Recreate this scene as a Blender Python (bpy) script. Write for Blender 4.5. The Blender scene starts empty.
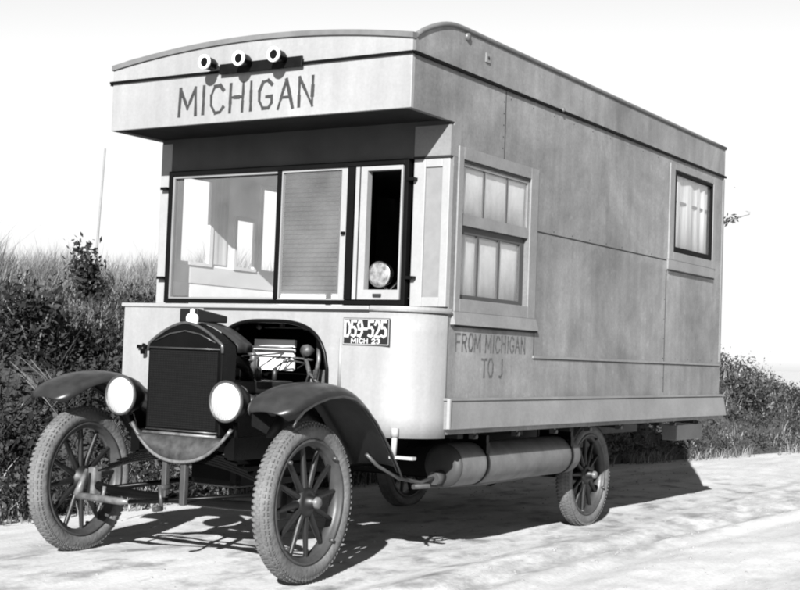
import bpy, bmesh, math, random
from mathutils import Vector, Matrix, noise
random.seed(7)
C = bpy.context
S = C.scene
R = math.radians

# ------------------------------------------------------------------ camera
cam_d = bpy.data.cameras.new('camera'); cam = bpy.data.objects.new('camera', cam_d); S.collection.objects.link(cam)
S.camera = cam
yaw, pit, rol, fpx = -.5612, .0458, .0361, 1345.6
F = Vector((math.sin(yaw)*math.cos(pit), math.cos(yaw)*math.cos(pit), math.sin(pit)))
Rv = F.cross(Vector((0, 0, 1))).normalized(); Uv = Rv.cross(F)
R2 = math.cos(rol)*Rv + math.sin(rol)*Uv; U2 = -math.sin(rol)*Rv + math.cos(rol)*Uv
M = Matrix((R2, U2, -F)).transposed().to_4x4(); M.translation = Vector((4.5043, -5.9578, 1.0848))
cam.matrix_world = M
cam_d.sensor_width = 36; cam_d.sensor_fit = 'HORIZONTAL'; cam_d.lens = fpx/800*36
cam_d.clip_start = .05; cam_d.clip_end = 5000
S.render.resolution_x = 1024; S.render.resolution_y = 755

# ------------------------------------------------------------------ light
SUN = Vector((.41, -1.0, .51)).normalized()
el = math.asin(SUN.z); az = math.atan2(SUN.x, SUN.y)
w = bpy.data.worlds.new('World'); S.world = w; w.use_nodes = True
nt = w.node_tree; bg = nt.nodes['Background']
sky = nt.nodes.new('ShaderNodeTexSky'); sky.sky_type = 'NISHITA'; sky.sun_disc = False
sky.sun_elevation = el; sky.sun_rotation = az; sky.dust_density = 1.0; sky.air_density = 1.0; sky.ozone_density = 1.0
bw = nt.nodes.new('ShaderNodeRGBToBW')                     # black and white photograph: the sky has no hue
nt.links.new(sky.outputs[0], bw.inputs[0])
# sky shaped: bright low down, dimmed overhead, capped near sun to cut shadow fill
tcw = nt.nodes.new('ShaderNodeTexCoord'); sx_ = nt.nodes.new('ShaderNodeSeparateXYZ'); nt.links.new(tcw.outputs['Generated'], sx_.inputs[0])
mrw = nt.nodes.new('ShaderNodeMapRange'); mrw.interpolation_type = 'SMOOTHSTEP'; mrw.inputs['From Min'].default_value = .28; mrw.inputs['From Max'].default_value = .75
mrw.inputs['To Min'].default_value = 1.0; mrw.inputs['To Max'].default_value = .12; nt.links.new(sx_.outputs['Z'], mrw.inputs['Value'])
muw = nt.nodes.new('ShaderNodeMath'); muw.operation = 'MULTIPLY'; mnw = nt.nodes.new('ShaderNodeMath'); mnw.operation = 'MINIMUM'; mnw.inputs[1].default_value = 4.4; nt.links.new(bw.outputs[0], mnw.inputs[0]); nt.links.new(mnw.outputs[0], muw.inputs[0]); nt.links.new(mrw.outputs[0], muw.inputs[1])
nt.links.new(muw.outputs[0], bg.inputs[0]); bg.inputs[1].default_value = .085
sd = bpy.data.lights.new('sun', 'SUN'); sd.energy = 5.0; sd.angle = R(.5); sd.color = (1, 1, 1)
so = bpy.data.objects.new('sun', sd); S.collection.objects.link(so)
so.rotation_euler = SUN.to_track_quat('Z', 'Y').to_euler(); so.location = SUN*30
S.view_settings.view_transform = 'Standard'; S.view_settings.look = 'None'; S.view_settings.gamma = 1
S.view_settings.use_curve_mapping = False; S.view_settings.exposure = 1.45
S.render.engine = 'CYCLES'
S.cycles.filter_width = 2.1; S.cycles.max_bounces = 8; S.cycles.transparent_max_bounces = 12

# ------------------------------------------------------------------ materials
def mat(name, base, rough=.6, var=.0, scale=6.0, metal=0.0, bump=0.0, bscale=40.0, stretch=(1, 1, 1), spots=0.0, streak=0.0, spec=.5, fine=0.0, patch=0.0):
    m = bpy.data.materials.new(name); m.use_nodes = True
    n = m.node_tree.nodes; l = m.node_tree.links; p = n['Principled BSDF']
    p.inputs['Roughness'].default_value = rough; p.inputs['Metallic'].default_value = metal
    p.inputs['Specular IOR Level'].default_value = spec
    p.inputs['Base Color'].default_value = (base, base, base, 1)
    tc = n.new('ShaderNodeTexCoord')
    mp = n.new('ShaderNodeMapping'); mp.inputs['Scale'].default_value = stretch
    l.new(tc.outputs['Object'], mp.inputs['Vector'])
    val = None
    def add(sock, amt, lo=.3, hi=.7):
        nonlocal val
        mr = n.new('ShaderNodeMapRange'); mr.inputs['From Min'].default_value = lo; mr.inputs['From Max'].default_value = hi
        mr.inputs['To Min'].default_value = 1-amt; mr.inputs['To Max'].default_value = 1+amt
        l.new(sock, mr.inputs['Value'])
        if val is None: val = mr.outputs[0]
        else:
            mu = n.new('ShaderNodeMath'); mu.operation = 'MULTIPLY'; l.new(val, mu.inputs[0]); l.new(mr.outputs[0], mu.inputs[1]); val = mu.outputs[0]
    if var:
        t = n.new('ShaderNodeTexNoise'); t.inputs['Scale'].default_value = scale; t.inputs['Detail'].default_value = 6; t.inputs['Roughness'].default_value = .6
        l.new(mp.outputs[0], t.inputs['Vector']); add(t.outputs['Fac'], var)
    if patch:
        t = n.new('ShaderNodeTexNoise'); t.inputs['Scale'].default_value = .9; t.inputs['Detail'].default_value = 9; t.inputs['Roughness'].default_value = .68; t.inputs['Distortion'].default_value = .6
        l.new(tc.outputs['Object'], t.inputs['Vector']); add(t.outputs['Fac'], patch, .38, .62)
    if streak:
        m2 = n.new('ShaderNodeMapping'); m2.inputs['Scale'].default_value = (9, 9, .9); l.new(tc.outputs['Object'], m2.inputs['Vector'])
        t = n.new('ShaderNodeTexNoise'); t.inputs['Scale'].default_value = 1.2; t.inputs['Detail'].default_value = 7; t.inputs['Roughness'].default_value = .65
        l.new(m2.outputs[0], t.inputs['Vector']); add(t.outputs['Fac'], streak)
    if fine:
        t = n.new('ShaderNodeTexNoise'); t.inputs['Scale'].default_value = 70; t.inputs['Detail'].default_value = 4
        l.new(tc.outputs['Object'], t.inputs['Vector']); add(t.outputs['Fac'], fine)
    if spots:
        t = n.new('ShaderNodeTexNoise'); t.inputs['Scale'].default_value = 14; t.inputs['Detail'].default_value = 3
        l.new(tc.outputs['Object'], t.inputs['Vector']); add(t.outputs['Fac'], spots, .62, .75)
    if val is not None:
        mu = n.new('ShaderNodeMath'); mu.operation = 'MULTIPLY'; mu.inputs[1].default_value = base; mu.use_clamp = True
        l.new(val, mu.inputs[0]); cb = n.new('ShaderNodeCombineColor')
        for i in range(3): l.new(mu.outputs[0], cb.inputs[i])
        l.new(cb.outputs[0], p.inputs['Base Color'])
        rr = n.new('ShaderNodeMapRange'); rr.inputs['From Min'].default_value = .6; rr.inputs['From Max'].default_value = 1.4
        rr.inputs['To Min'].default_value = min(1, rough+.08); rr.inputs['To Max'].default_value = max(.05, rough-.08)
        l.new(val, rr.inputs['Value']); l.new(rr.outputs[0], p.inputs['Roughness'])
    if bump:
        t = n.new('ShaderNodeTexNoise'); t.inputs['Scale'].default_value = bscale; t.inputs['Detail'].default_value = 5
        l.new(tc.outputs['Object'], t.inputs['Vector'])
        b = n.new('ShaderNodeBump'); b.inputs['Strength'].default_value = bump; b.inputs['Distance'].default_value = .02
        l.new(t.outputs['Fac'], b.inputs['Height']); l.new(b.outputs[0], p.inputs['Normal'])
    return m
def glass_mat(name, tint=1.0, rough=.0, boost=1.0, dust=0.0):
    m = bpy.data.materials.new(name); m.use_nodes = True
    n = m.node_tree.nodes; l = m.node_tree.links; n.remove(n['Principled BSDF'])
    tr = n.new('ShaderNodeBsdfTransparent'); tr.inputs[0].default_value = (tint, tint, tint, 1)
    gl = n.new('ShaderNodeBsdfGlossy'); gl.inputs['Roughness'].default_value = rough
    fr = n.new('ShaderNodeFresnel'); gb = n.new('ShaderNodeNewGeometry'); mi = n.new('ShaderNodeMapRange')
    mi.inputs['To Min'].default_value = 1.5; mi.inputs['To Max'].default_value = 1/1.5; l.new(gb.outputs['Backfacing'], mi.inputs['Value']); l.new(mi.outputs[0], fr.inputs[0])   # thin pane: same reflection from either face
    mu = n.new('ShaderNodeMath'); mu.operation = 'MULTIPLY'; mu.inputs[1].default_value = boost; mu.use_clamp = True
    l.new(fr.outputs[0], mu.inputs[0])
    mx = n.new('ShaderNodeMixShader'); l.new(mu.outputs[0], mx.inputs[0]); l.new(tr.outputs[0], mx.inputs[1]); l.new(gl.outputs[0], mx.inputs[2])
    out = mx.outputs[0]
    if dust:
        df = n.new('ShaderNodeBsdfDiffuse'); df.inputs[0].default_value = (.5, .5, .5, 1)
        tc = n.new('ShaderNodeTexCoord'); t = n.new('ShaderNodeTexNoise'); t.inputs['Scale'].default_value = 5; t.inputs['Detail'].default_value = 6
        l.new(tc.outputs['Object'], t.inputs['Vector'])
        mr = n.new('ShaderNodeMapRange'); mr.inputs['From Min'].default_value = .3; mr.inputs['From Max'].default_value = .7
        mr.inputs['To Min'].default_value = dust*.6; mr.inputs['To Max'].default_value = dust*1.4; l.new(t.outputs['Fac'], mr.inputs['Value'])
        m2 = n.new('ShaderNodeMixShader'); l.new(mr.outputs[0], m2.inputs[0]); l.new(out, m2.inputs[1]); l.new(df.outputs[0], m2.inputs[2]); out = m2.outputs[0]
    l.new(out, n['Material Output'].inputs[0])
    return m
WHITE = mat('white_paint', .21, .5, .08, 2.0, spots=.05, bump=.20, bscale=3.0, fine=.05, streak=.09, patch=.06)
TRIM = mat('white_trim', .215, .45, .06, 8.0, fine=.04)
SIDE = mat('weathered_grey_paint', .145, .5, .22, 2.6, bump=.22, bscale=2.4, streak=.15, spots=.10, fine=.12, patch=.27)
SIDET = mat('grey_window_trim', .14, .5, .14, 5.0, fine=.08, patch=.08)
ROOFE = mat('roof_edge_felt', .09, .8, .2, 9.0)
DARK = mat('shade_dark_paint', .012, .7, .25, 5.0, spec=.2)  # soffit's shade put into the colour; also used for floor and cross sills
BLACKP = mat('black_enamel', .003, .3, .3, 8.0, spec=.1)
BLACKF = mat('black_frame', .003, .6, .3, 12, spec=.06)
FEND = mat('black_fender', .024, .33, .3, 14.0, bump=.04, bscale=30, spec=.3)  # paler on faces that turn up, near black on those turned down
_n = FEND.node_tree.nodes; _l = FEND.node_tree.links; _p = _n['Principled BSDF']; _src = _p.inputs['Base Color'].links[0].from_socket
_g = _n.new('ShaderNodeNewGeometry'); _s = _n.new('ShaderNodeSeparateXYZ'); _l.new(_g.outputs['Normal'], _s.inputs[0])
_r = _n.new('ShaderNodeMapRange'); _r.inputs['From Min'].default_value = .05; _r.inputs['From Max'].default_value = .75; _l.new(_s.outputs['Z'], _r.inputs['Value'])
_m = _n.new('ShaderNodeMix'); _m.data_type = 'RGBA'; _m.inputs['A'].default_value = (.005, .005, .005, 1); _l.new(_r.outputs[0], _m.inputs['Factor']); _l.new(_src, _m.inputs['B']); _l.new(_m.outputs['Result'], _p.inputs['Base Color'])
PAN = mat('grey_metal_apron', .038, .45, .6, 22.0)
TYRE = mat('grey_rubber', .085, .85, .3, 9.0, bump=.3, bscale=50, fine=.15)
RIM = mat('worn_rim_steel', .035, .45, .3, 20)
SPOKE = mat('dark_wood', .004, .5, .3, 20)
STEEL = mat('bare_steel', .09, .4, .5, 25)
NICKEL = mat('nickel', .7, .22, metal=1.0)
TANK = mat('painted_tank', .085, .5, .35, 6.0, fine=.06)
LENS = mat('white_lens', .60, .25, .02, 12.0)
SEAM_SHADOW = mat('dark_seam_shadow', .02, .7, spec=.1)  # for seams, beads and latches, and for painted shadow strips
PAINTL = mat('dark_lettering', .016, .7, .45, 30, fine=.3)
PAINTS = mat('faded_lettering', .06, .7, .5, 40, fine=.3)
PLATEB = mat('plate_black', .01, .5, spec=.2); PLATEW = mat('plate_white', .32, .5, .15, 60)
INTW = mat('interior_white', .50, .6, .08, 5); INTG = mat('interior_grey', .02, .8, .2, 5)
CLOTH = mat('curtain_cloth', .60, .9, .14, 26, fine=.14)
CURT = mat('pale_curtain', .42, .9, .6, 4, stretch=(1, 5, .3))
SHADE = mat('window_blind', .42, .9, .25, 5, fine=.06)
GLASS = glass_mat('window_glass', .97, 0, 1.1, .05)
GLASSD = glass_mat('dusty_window_glass', .97, .02, 1.0, .12)
CORE = mat('radiator_core', .004, .7, .3, 60, spec=.1)
WOOD = mat('weathered_pole', .30, .9, .2, 6)
BARK = mat('bark', .10, .9, .3, 20)

def leafmat(name, lo, hi, tr=.25):
    m = bpy.data.materials.new(name); m.use_nodes = True
    n = m.node_tree.nodes; l = m.node_tree.links; p = n['Principled BSDF']; p.inputs['Roughness'].default_value = .7
    g = n.new('ShaderNodeNewGeometry')
    mr = n.new('ShaderNodeMapRange'); mr.inputs['To Min'].default_value = lo; mr.inputs['To Max'].default_value = hi
    pw = n.new('ShaderNodeMath'); pw.operation = 'POWER'; pw.inputs[1].default_value = 2.2
    l.new(g.outputs['Random Per Island'], pw.inputs[0]); l.new(pw.outputs[0], mr.inputs['Value'])
    cb = n.new('ShaderNodeCombineColor')
    for i in range(3): l.new(mr.outputs[0], cb.inputs[i])
    l.new(cb.outputs[0], p.inputs['Base Color'])
    t = n.new('ShaderNodeBsdfTranslucent'); l.new(cb.outputs[0], t.inputs[0])
    mx = n.new('ShaderNodeMixShader'); mx.inputs[0].default_value = tr
    l.new(p.outputs[0], mx.inputs[1]); l.new(t.outputs[0], mx.inputs[2]); l.new(mx.outputs[0], n['Material Output'].inputs[0])
    return m
LEAF = leafmat('dark_leaf', .002, .026, .1)
LEAF2 = leafmat('mid_leaf', .012, .11)
GRASS = leafmat('dry_grass', .08, .34)
STALK = leafmat('dead_stalks', .08, .2)

# ------------------------------------------------------------------ mesh helper
class MB:
    def __init__(s): s.v = []; s.f = []; s.sm = []
    def add(s, vs, fs, smooth=False):
        o = len(s.v); s.v += [Vector(v) for v in vs]
        for f in fs: s.f.append([o+i for i in f]); s.sm.append(smooth)
        return s
    def box(s, x0, x1, y0, y1, z0, z1, b=0.0):
        if b:
            bm = bmesh.new(); bmesh.ops.create_cube(bm, size=1)
            for v in bm.verts: v.co = Vector(((x0+x1)/2+v.co.x*(x1-x0), (y0+y1)/2+v.co.y*(y1-y0), (z0+z1)/2+v.co.z*(z1-z0)))
            bmesh.ops.bevel(bm, geom=bm.edges[:], offset=b, segments=2, affect='EDGES', profile=.5)
            bm.verts.ensure_lookup_table(); bm.verts.index_update()
            s.add([v.co.copy() for v in bm.verts], [[v.index for v in f.verts] for f in bm.faces]); bm.free(); return s
        vs = [(x, y, z) for x in (x0, x1) for y in (y0, y1) for z in (z0, z1)]
        return s.add(vs, [(0,1,3,2),(4,6,7,5),(0,4,5,1),(2,3,7,6),(0,2,6,4),(1,5,7,3)])
    def tube(s, pts, r, n=10, caps=True, smooth=True):
        pts = [Vector(p) for p in pts]; rs = r if isinstance(r, (list, tuple)) else [r]*len(pts)
        vs = []; prev = None
        for i, p in enumerate(pts):
            t = (pts[min(i+1, len(pts)-1)]-pts[max(i-1, 0)]).normalized()
            if prev is None:
                a = Vector((0, 0, 1)) if abs(t.z) < .9 else Vector((1, 0, 0)); u = t.cross(a).normalized()
            else: u = (prev-t*prev.dot(t)).normalized()
            prev = u; q = t.cross(u)
            for k in range(n):
                a = 2*math.pi*k/n; vs.append(p+(u*math.cos(a)+q*math.sin(a))*rs[i])
        fs = [(i*n+k, i*n+(k+1) % n, (i+1)*n+(k+1) % n, (i+1)*n+k) for i in range(len(pts)-1) for k in range(n)]
        s.add(vs, fs, smooth)
        if caps:
            o = len(s.v)-len(vs); s.f.append([o+k for k in range(n)][::-1]); s.sm.append(False)
            s.f.append([o+(len(pts)-1)*n+k for k in range(n)]); s.sm.append(False)
        return s
    def lathe(s, prof, axis, c, n=32, smooth=True):
        """prof: (r, t) along axis from centre c"""
        A = {'x': (Vector((1,0,0)), Vector((0,1,0)), Vector((0,0,1))), 'y': (Vector((0,1,0)), Vector((0,0,1)), Vector((1,0,0))), 'z': (Vector((0,0,1)), Vector((1,0,0)), Vector((0,1,0)))}[axis]
        c = Vector(c); vs = []
        for r, t in prof:
            for k in range(n):
                a = 2*math.pi*k/n; vs.append(c+A[0]*t+(A[1]*math.cos(a)+A[2]*math.sin(a))*r)
        fs = [(i*n+k, i*n+(k+1) % n, (i+1)*n+(k+1) % n, (i+1)*n+k) for i in range(len(prof)-1) for k in range(n)]
        return s.add(vs, fs, smooth)
    def build(s, name, m, parent=None, solid=0, off=-1, bev=0):
        me = bpy.data.meshes.new(name)
        org = Vector((0, 0, 0)); p = parent
        while p: org += p.location; p = p.parent
        me.from_pydata([v-org for v in s.v], [], s.f); me.validate()
        me.polygons.foreach_set('use_smooth', s.sm[:len(me.polygons)] if len(s.sm) >= len(me.polygons) else [False]*len(me.polygons))
        me.materials.append(m); me.update()
        o = bpy.data.objects.new(name, me); S.collection.objects.link(o)
        if parent: o.parent = parent
        if solid:
            md = o.modifiers.new('solid', 'SOLIDIFY'); md.thickness = solid; md.offset = off
        if bev:
            md = o.modifiers.new('bevel', 'BEVEL'); md.width = bev; md.segments = 2; md.limit_method = 'ANGLE'
        return o
def tag(o, label=None, cat=None, group=None, kind=None):
    if label: o['label'] = label
    if cat: o['category'] = cat
    if group: o['group'] = group
    if kind: o['kind'] = kind
    return o
def wall(axis, a, b, us, vs, holes):
    """slab between planes a and b on axis, over the grid us x vs, leaving rectangular holes (u0,u1,v0,v1)"""
    us = sorted(set(us)|{h[i] for h in holes for i in (0, 1)}); vs = sorted(set(vs)|{h[i] for h in holes for i in (2, 3)})
    us = [u for u in us]; m = MB()
    def P(t, u, v): return {'x': (t, u, v), 'y': (u, t, v), 'z': (u, v, t)}[axis]
    def solid(i, j):
        if i < 0 or j < 0 or i >= len(us)-1 or j >= len(vs)-1: return False
        u = (us[i]+us[i+1])/2; v = (vs[j]+vs[j+1])/2
        return not any(h[0] < u < h[1] and h[2] < v < h[3] for h in holes)
    idx = {}; V = []; Fc = []
    def vi(k, i, j):
        if (k, i, j) not in idx: idx[(k, i, j)] = len(V); V.append(P((a, b)[k], us[i], vs[j]))
        return idx[(k, i, j)]
    for i in range(len(us)-1):
        for j in range(len(vs)-1):
            if not solid(i, j): continue
            for k in (0, 1):
                q = [vi(k, i, j), vi(k, i+1, j), vi(k, i+1, j+1), vi(k, i, j+1)]; Fc.append(q if k else q[::-1])
            for (di, dj, e) in ((-1, 0, ((i, j+1), (i, j))), (1, 0, ((i+1, j), (i+1, j+1))), (0, -1, ((i, j), (i+1, j))), (0, 1, ((i+1, j+1), (i, j+1)))):
                if not solid(i+di, j+dj):
                    (p, q), (r, t) = e; Fc.append([vi(0, p, q), vi(0, r, t), vi(1, r, t), vi(1, p, q)])
    m.add(V, Fc)
    return m
def frame(m, axis, t0, t1, u0, u1, v0, v1, wd):
    """rectangular frame, outer rect u0..u1, v0..v1; wd = (left, right, bottom, top)"""
    def B(ua, ub, va, vb):
        if axis == 'x': m.box(t0, t1, ua, ub, va, vb)
        else: m.box(ua, ub, t0, t1, va, vb)
    l, r, b, t = wd
    B(u0, u0+l, v0, v1); B(u1-r, u1, v0, v1); B(u0+l, u1-r, v0, v0+b); B(u0+l, u1-r, v1-t, v1)
    return m

# stroke lettering
ST = {
 'M': [[(0,0),(.05,1),(.5,.25),(.95,1),(1,0)]], 'I': [[(.5,0),(.5,1)]], 'C': [[(.95,.82),(.7,1),(.3,.97),(.05,.65),(.05,.3),(.35,0),(.7,.03),(.95,.2)]],
 'H': [[(.05,0),(.05,1)],[(.95,0),(.95,1)],[(.05,.52),(.95,.52)]], 'G': [[(.92,.85),(.65,1),(.3,.95),(.05,.65),(.05,.3),(.3,.02),(.7,.02),(.92,.2),(.92,.42),(.55,.42)]],
 'A': [[(0,0),(.5,1),(1,0)],[(.2,.38),(.8,.38)]], 'N': [[(.05,0),(.05,1),(.95,0),(.95,1)]], 'F': [[(.05,0),(.05,1),(.95,1)],[(.05,.53),(.8,.53)]],
 'R': [[(.05,0),(.05,1),(.7,1),(.92,.8),(.7,.55),(.05,.52)],[(.5,.52),(.95,0)]], 'O': [[(.3,0),(.05,.3),(.05,.7),(.3,1),(.7,1),(.95,.7),(.95,.3),(.7,0),(.3,0)]],
 'T': [[(.5,0),(.5,1)],[(0,1),(1,1)]], 'J': [[(.7,1),(.7,.2),(.45,0),(.1,.05)]], 'D': [[(.05,0),(.05,1),(.6,1),(.95,.7),(.95,.3),(.6,0),(.05,0)]],
 '5': [[(.9,1),(.1,1),(.1,.58),(.6,.6),(.92,.42),(.85,.1),(.5,0),(.08,.08)]], '9': [[(.1,.05),(.5,0),(.85,.25),(.92,.65),(.7,1),(.3,1),(.08,.75),(.25,.48),(.65,.45),(.9,.6)]],
 '2': [[(.08,.8),(.3,1),(.7,1),(.92,.75),(.75,.45),(.08,0),(.95,0)]], '-': [[(.1,.5),(.9,.5)]], '3': [[(.08,.9),(.5,1),(.88,.78),(.5,.52),(.9,.25),(.5,0),(.08,.12)]], '.': [[(.4,0),(.6,.06)]], ' ': []}
def letters(text, P, w, h, gap, th, jit=0.0, thin=None, widths=None):
    """P(u,v) -> 3D point on the surface"""
    ms = []; u = 0
    for ch in text:
        m = MB(); ms.append(m)
        cw = w*({'I': .35, 'M': 1.25, ' ': .5, '.': .4, '-': .6}.get(ch, 1.0))
        dv = random.uniform(-jit, jit); dl = random.uniform(-jit, jit)
        for st in ST[ch]:
            pts = [(u+a*cw+dl*b, dv+b*h) for a, b in st]
            fine_ = [pts[0]]
            for (a, b), (c, d) in zip(pts, pts[1:]):
                q_ = 3 if math.hypot(c-a, d-b) > h*.45 else 1
                for i_ in range(1, q_+1):
                    t_ = i_/q_; w_ = jit*.35 if i_ < q_ else 0
                    fine_.append((a+(c-a)*t_+random.uniform(-w_, w_), b+(d-b)*t_+random.uniform(-w_, w_)))
            for (a, b), (c, d) in zip(fine_, fine_[1:]):
                L = math.hypot(c-a, d-b); nx, ny = -(d-b)/L, (c-a)/L; tx, ty = (c-a)/L*min(th*.45, L*.5), (d-b)/L*min(th*.45, L*.5)
                t = th*.5*(1.0 if abs(ny) < .7 else (thin or 1.0))
                jw = .3 if jit else .05; t1 = t*random.uniform(1-jw, 1+jw); t2 = t*random.uniform(1-jw, 1+jw)
                q = [(a-tx+nx*t1, b-ty+ny*t1), (a-tx-nx*t1, b-ty-ny*t1), (c+tx-nx*t2, d+ty-ny*t2), (c+tx+nx*t2, d+ty+ny*t2)]
                eps = len(m.f)*.00003
                m.add([P(x, y, eps) for x, y in q], [(0, 1, 2, 3)])
        u += cw+gap
    class _L:
        def build(self, name, mt, parent):
            for q in ms:
                if q.f: q.build('letter', mt, parent)
    return _L(), u-gap

# ------------------------------------------------------------------ ground
def edge(y):                                              # x of the road's far edge
    pts = [(-60, -4.5), (-8, -2.2), (-1, -1.85), (2, -1.9), (6, -1.5), (9, -1.05), (12, -.62), (16, .2), (24, 2.6), (40, 9), (80, 30)]
    for (a, b), (c, d) in zip(pts, pts[1:]):
        if a <= y <= c: t = (y-a)/(c-a); t = t*t*(3-2*t) if False else t; return b+(d-b)*t
    return pts[-1][1] if y > 0 else pts[0][1]
def bank_top(y):
    pts = [(-60, 1.2), (-5, 1.5), (4, 1.55), (8, 1.7), (11, 1.75), (12.2, 1.6), (13.5, 1.05), (15, .70), (17, .45), (22, .32), (30, .25), (80, .3)]
    for (a, b), (c, d) in zip(pts, pts[1:]):
        if a <= y <= c: return b+(d-b)*(y-a)/(c-a)
    return .3
def sstep(t): t = max(0, min(1, t)); return t*t*(3-2*t)
def bank_z(x, y):
    e = edge(y); d = e-x
    h = bank_top(y)*(.75*sstep((d+.05)/1.25)+.25*sstep((d-.5)/2.5))
    k = sstep(d/.5)
    return h + k*(noise.noise(Vector((x*1.1, y*1.1, 0)))*.14+noise.noise(Vector((x*3.3, y*3.3, 5)))*.07)
def road_z(x, y):
    z = noise.noise(Vector((x*.7, y*.45, 2)))*.016+noise.noise(Vector((x*4, y*2.2, 7)))*.010+noise.noise(Vector((x*11, y*7, 7)))*.005*(1+2*noise.noise(Vector((x*.8, y*.4, 9))))
    for c, wd, dp in ((-.71, .12, .012), (.71, .12, .014), (1.25, .10, .034), (1.62, .13, .028), (2.5, .22, .026), (-.15, .2, -.012), (1.0, .12, -.018), (1.43, .10, -.02)):
        cx = c+.18*math.sin(y*.22+c*2)+(.012*y*y if c > 1 else 0)
        z -= dp*math.exp(-((x-cx)/wd)**2)
    e = edge(y)
    return z*sstep((x-e)/.6+.2)
def grid(xs, ys, zf):
    n = len(ys); m = MB(); m.add([(x, y, zf(x, y)) for x in xs for y in ys],
        [(i*n+j, (i+1)*n+j, (i+1)*n+j+1, i*n+j+1) for i in range(len(xs)-1) for j in range(n-1)], True)
    return m
def road_mat():
    m = bpy.data.materials.new('pale_dirt'); m.use_nodes = True
    n = m.node_tree.nodes; l = m.node_tree.links; p = n['Principled BSDF']; p.inputs['Roughness'].default_value = .95; p.inputs['Specular IOR Level'].default_value = .1
    tc = n.new('ShaderNodeTexCoord')
    def nz(sc, det, st, lo, hi, a, b, off=0):
        mp = n.new('ShaderNodeMapping'); mp.inputs['Scale'].default_value = st; mp.inputs['Location'].default_value = (off, off, 0); l.new(tc.outputs['Object'], mp.inputs['Vector'])
        t = n.new('ShaderNodeTexNoise'); t.inputs['Scale'].default_value = sc; t.inputs['Detail'].default_value = det; t.inputs['Roughness'].default_value = .65; l.new(mp.outputs[0], t.inputs['Vector'])
        r = n.new('ShaderNodeMapRange'); r.inputs['From Min'].default_value = lo; r.inputs['From Max'].default_value = hi; r.inputs['To Min'].default_value = a; r.inputs['To Max'].default_value = b
        l.new(t.outputs['Fac'], r.inputs['Value']); return r.outputs[0], t.outputs['Fac']
    def mul(a, b):
        u = n.new('ShaderNodeMath'); u.operation = 'MULTIPLY'; l.new(a, u.inputs[0])
        if isinstance(b, float): u.inputs[1].default_value = b
        else: l.new(b, u.inputs[1])
        return u.outputs[0]
    a, _ = nz(.9, 6, (1.6, .5, 1), .35, .65, .86, 1.08)
    b, _ = nz(5, 7, (1.8, .35, 1), .38, .68, 1.05, .88, 3)
    c, f = nz(45, 5, (1, 1, 1), .3, .75, 1.08, .82, 9)
    # irregular darker patches around the stopped truck
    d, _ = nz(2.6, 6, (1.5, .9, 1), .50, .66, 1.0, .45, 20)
    # the worn strip the wheels follow
    v = mul(mul(mul(a, b), c), .46)
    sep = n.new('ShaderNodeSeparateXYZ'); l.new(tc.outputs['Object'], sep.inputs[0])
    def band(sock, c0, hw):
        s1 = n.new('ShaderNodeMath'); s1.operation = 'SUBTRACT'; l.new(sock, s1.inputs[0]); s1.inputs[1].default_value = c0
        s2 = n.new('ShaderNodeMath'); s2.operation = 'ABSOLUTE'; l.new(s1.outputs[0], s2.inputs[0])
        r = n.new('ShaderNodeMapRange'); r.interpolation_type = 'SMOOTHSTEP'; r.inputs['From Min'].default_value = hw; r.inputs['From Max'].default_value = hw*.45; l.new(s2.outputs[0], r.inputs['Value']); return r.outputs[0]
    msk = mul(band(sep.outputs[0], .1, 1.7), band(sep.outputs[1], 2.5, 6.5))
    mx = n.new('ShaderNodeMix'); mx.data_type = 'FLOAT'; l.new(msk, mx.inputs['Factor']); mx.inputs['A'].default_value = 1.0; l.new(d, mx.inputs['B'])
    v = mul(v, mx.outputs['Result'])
    _, wob = nz(1.1, 5, (1, .45, 1), .3, .7, 0, 1, 31)
    ma = n.new('ShaderNodeMath'); ma.operation = 'MULTIPLY_ADD'; l.new(wob, ma.inputs[0]); ma.inputs[1].default_value = .9; l.new(sep.outputs[0], ma.inputs[2])
    for c0, hw, dk in ((1.72, .34, .62), (3.0, .28, .84), (1.18, .22, .76)):
        mr = n.new('ShaderNodeMapRange'); mr.inputs['To Min'].default_value = 1.0; mr.inputs['To Max'].default_value = dk; l.new(band(ma.outputs[0], c0, hw), mr.inputs['Value']); 
        e_, _ = nz(7, 6, (1.2, .5, 1), .40, .62, 0, 1, 40+c0)
        m3 = n.new('ShaderNodeMix'); m3.data_type = 'FLOAT'; l.new(e_, m3.inputs['Factor']); m3.inputs['A'].default_value = 1.0; l.new(mr.outputs[0], m3.inputs['B']); v = mul(v, m3.outputs['Result'])
    cb = n.new('ShaderNodeCombineColor')
    for i in range(3): l.new(v, cb.inputs[i])
    l.new(cb.outputs[0], p.inputs['Base Color'])
    bp = n.new('ShaderNodeBump'); bp.inputs['Strength'].default_value = .35; bp.inputs['Distance'].default_value = .01; l.new(f, bp.inputs['Height']); l.new(bp.outputs[0], p.inputs['Normal'])
    return m
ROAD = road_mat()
SOIL = mat('bank_soil', .035, .95, .4, 3.0, bump=.6, bscale=14, fine=.2)
xs = [-8+.0*i for i in range(1)]
def rng(a, b, st):
    k = int(round((b-a)/st)); return [a+(b-a)*i/k for i in range(k+1)]
far_x = [-1500, -500, -150, -60, -25, -12]+rng(-6, 6, .06)+[8, 12, 25, 60, 150, 500, 1500]
far_y = [-1500, -300, -60, -25, -12]+rng(-8, 14, .08)+[16, 19, 23, 28, 36, 50, 80, 150, 400, 1500]
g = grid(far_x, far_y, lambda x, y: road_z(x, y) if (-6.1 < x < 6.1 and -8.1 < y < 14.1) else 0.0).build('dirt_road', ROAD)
tag(g, kind='structure')
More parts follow.
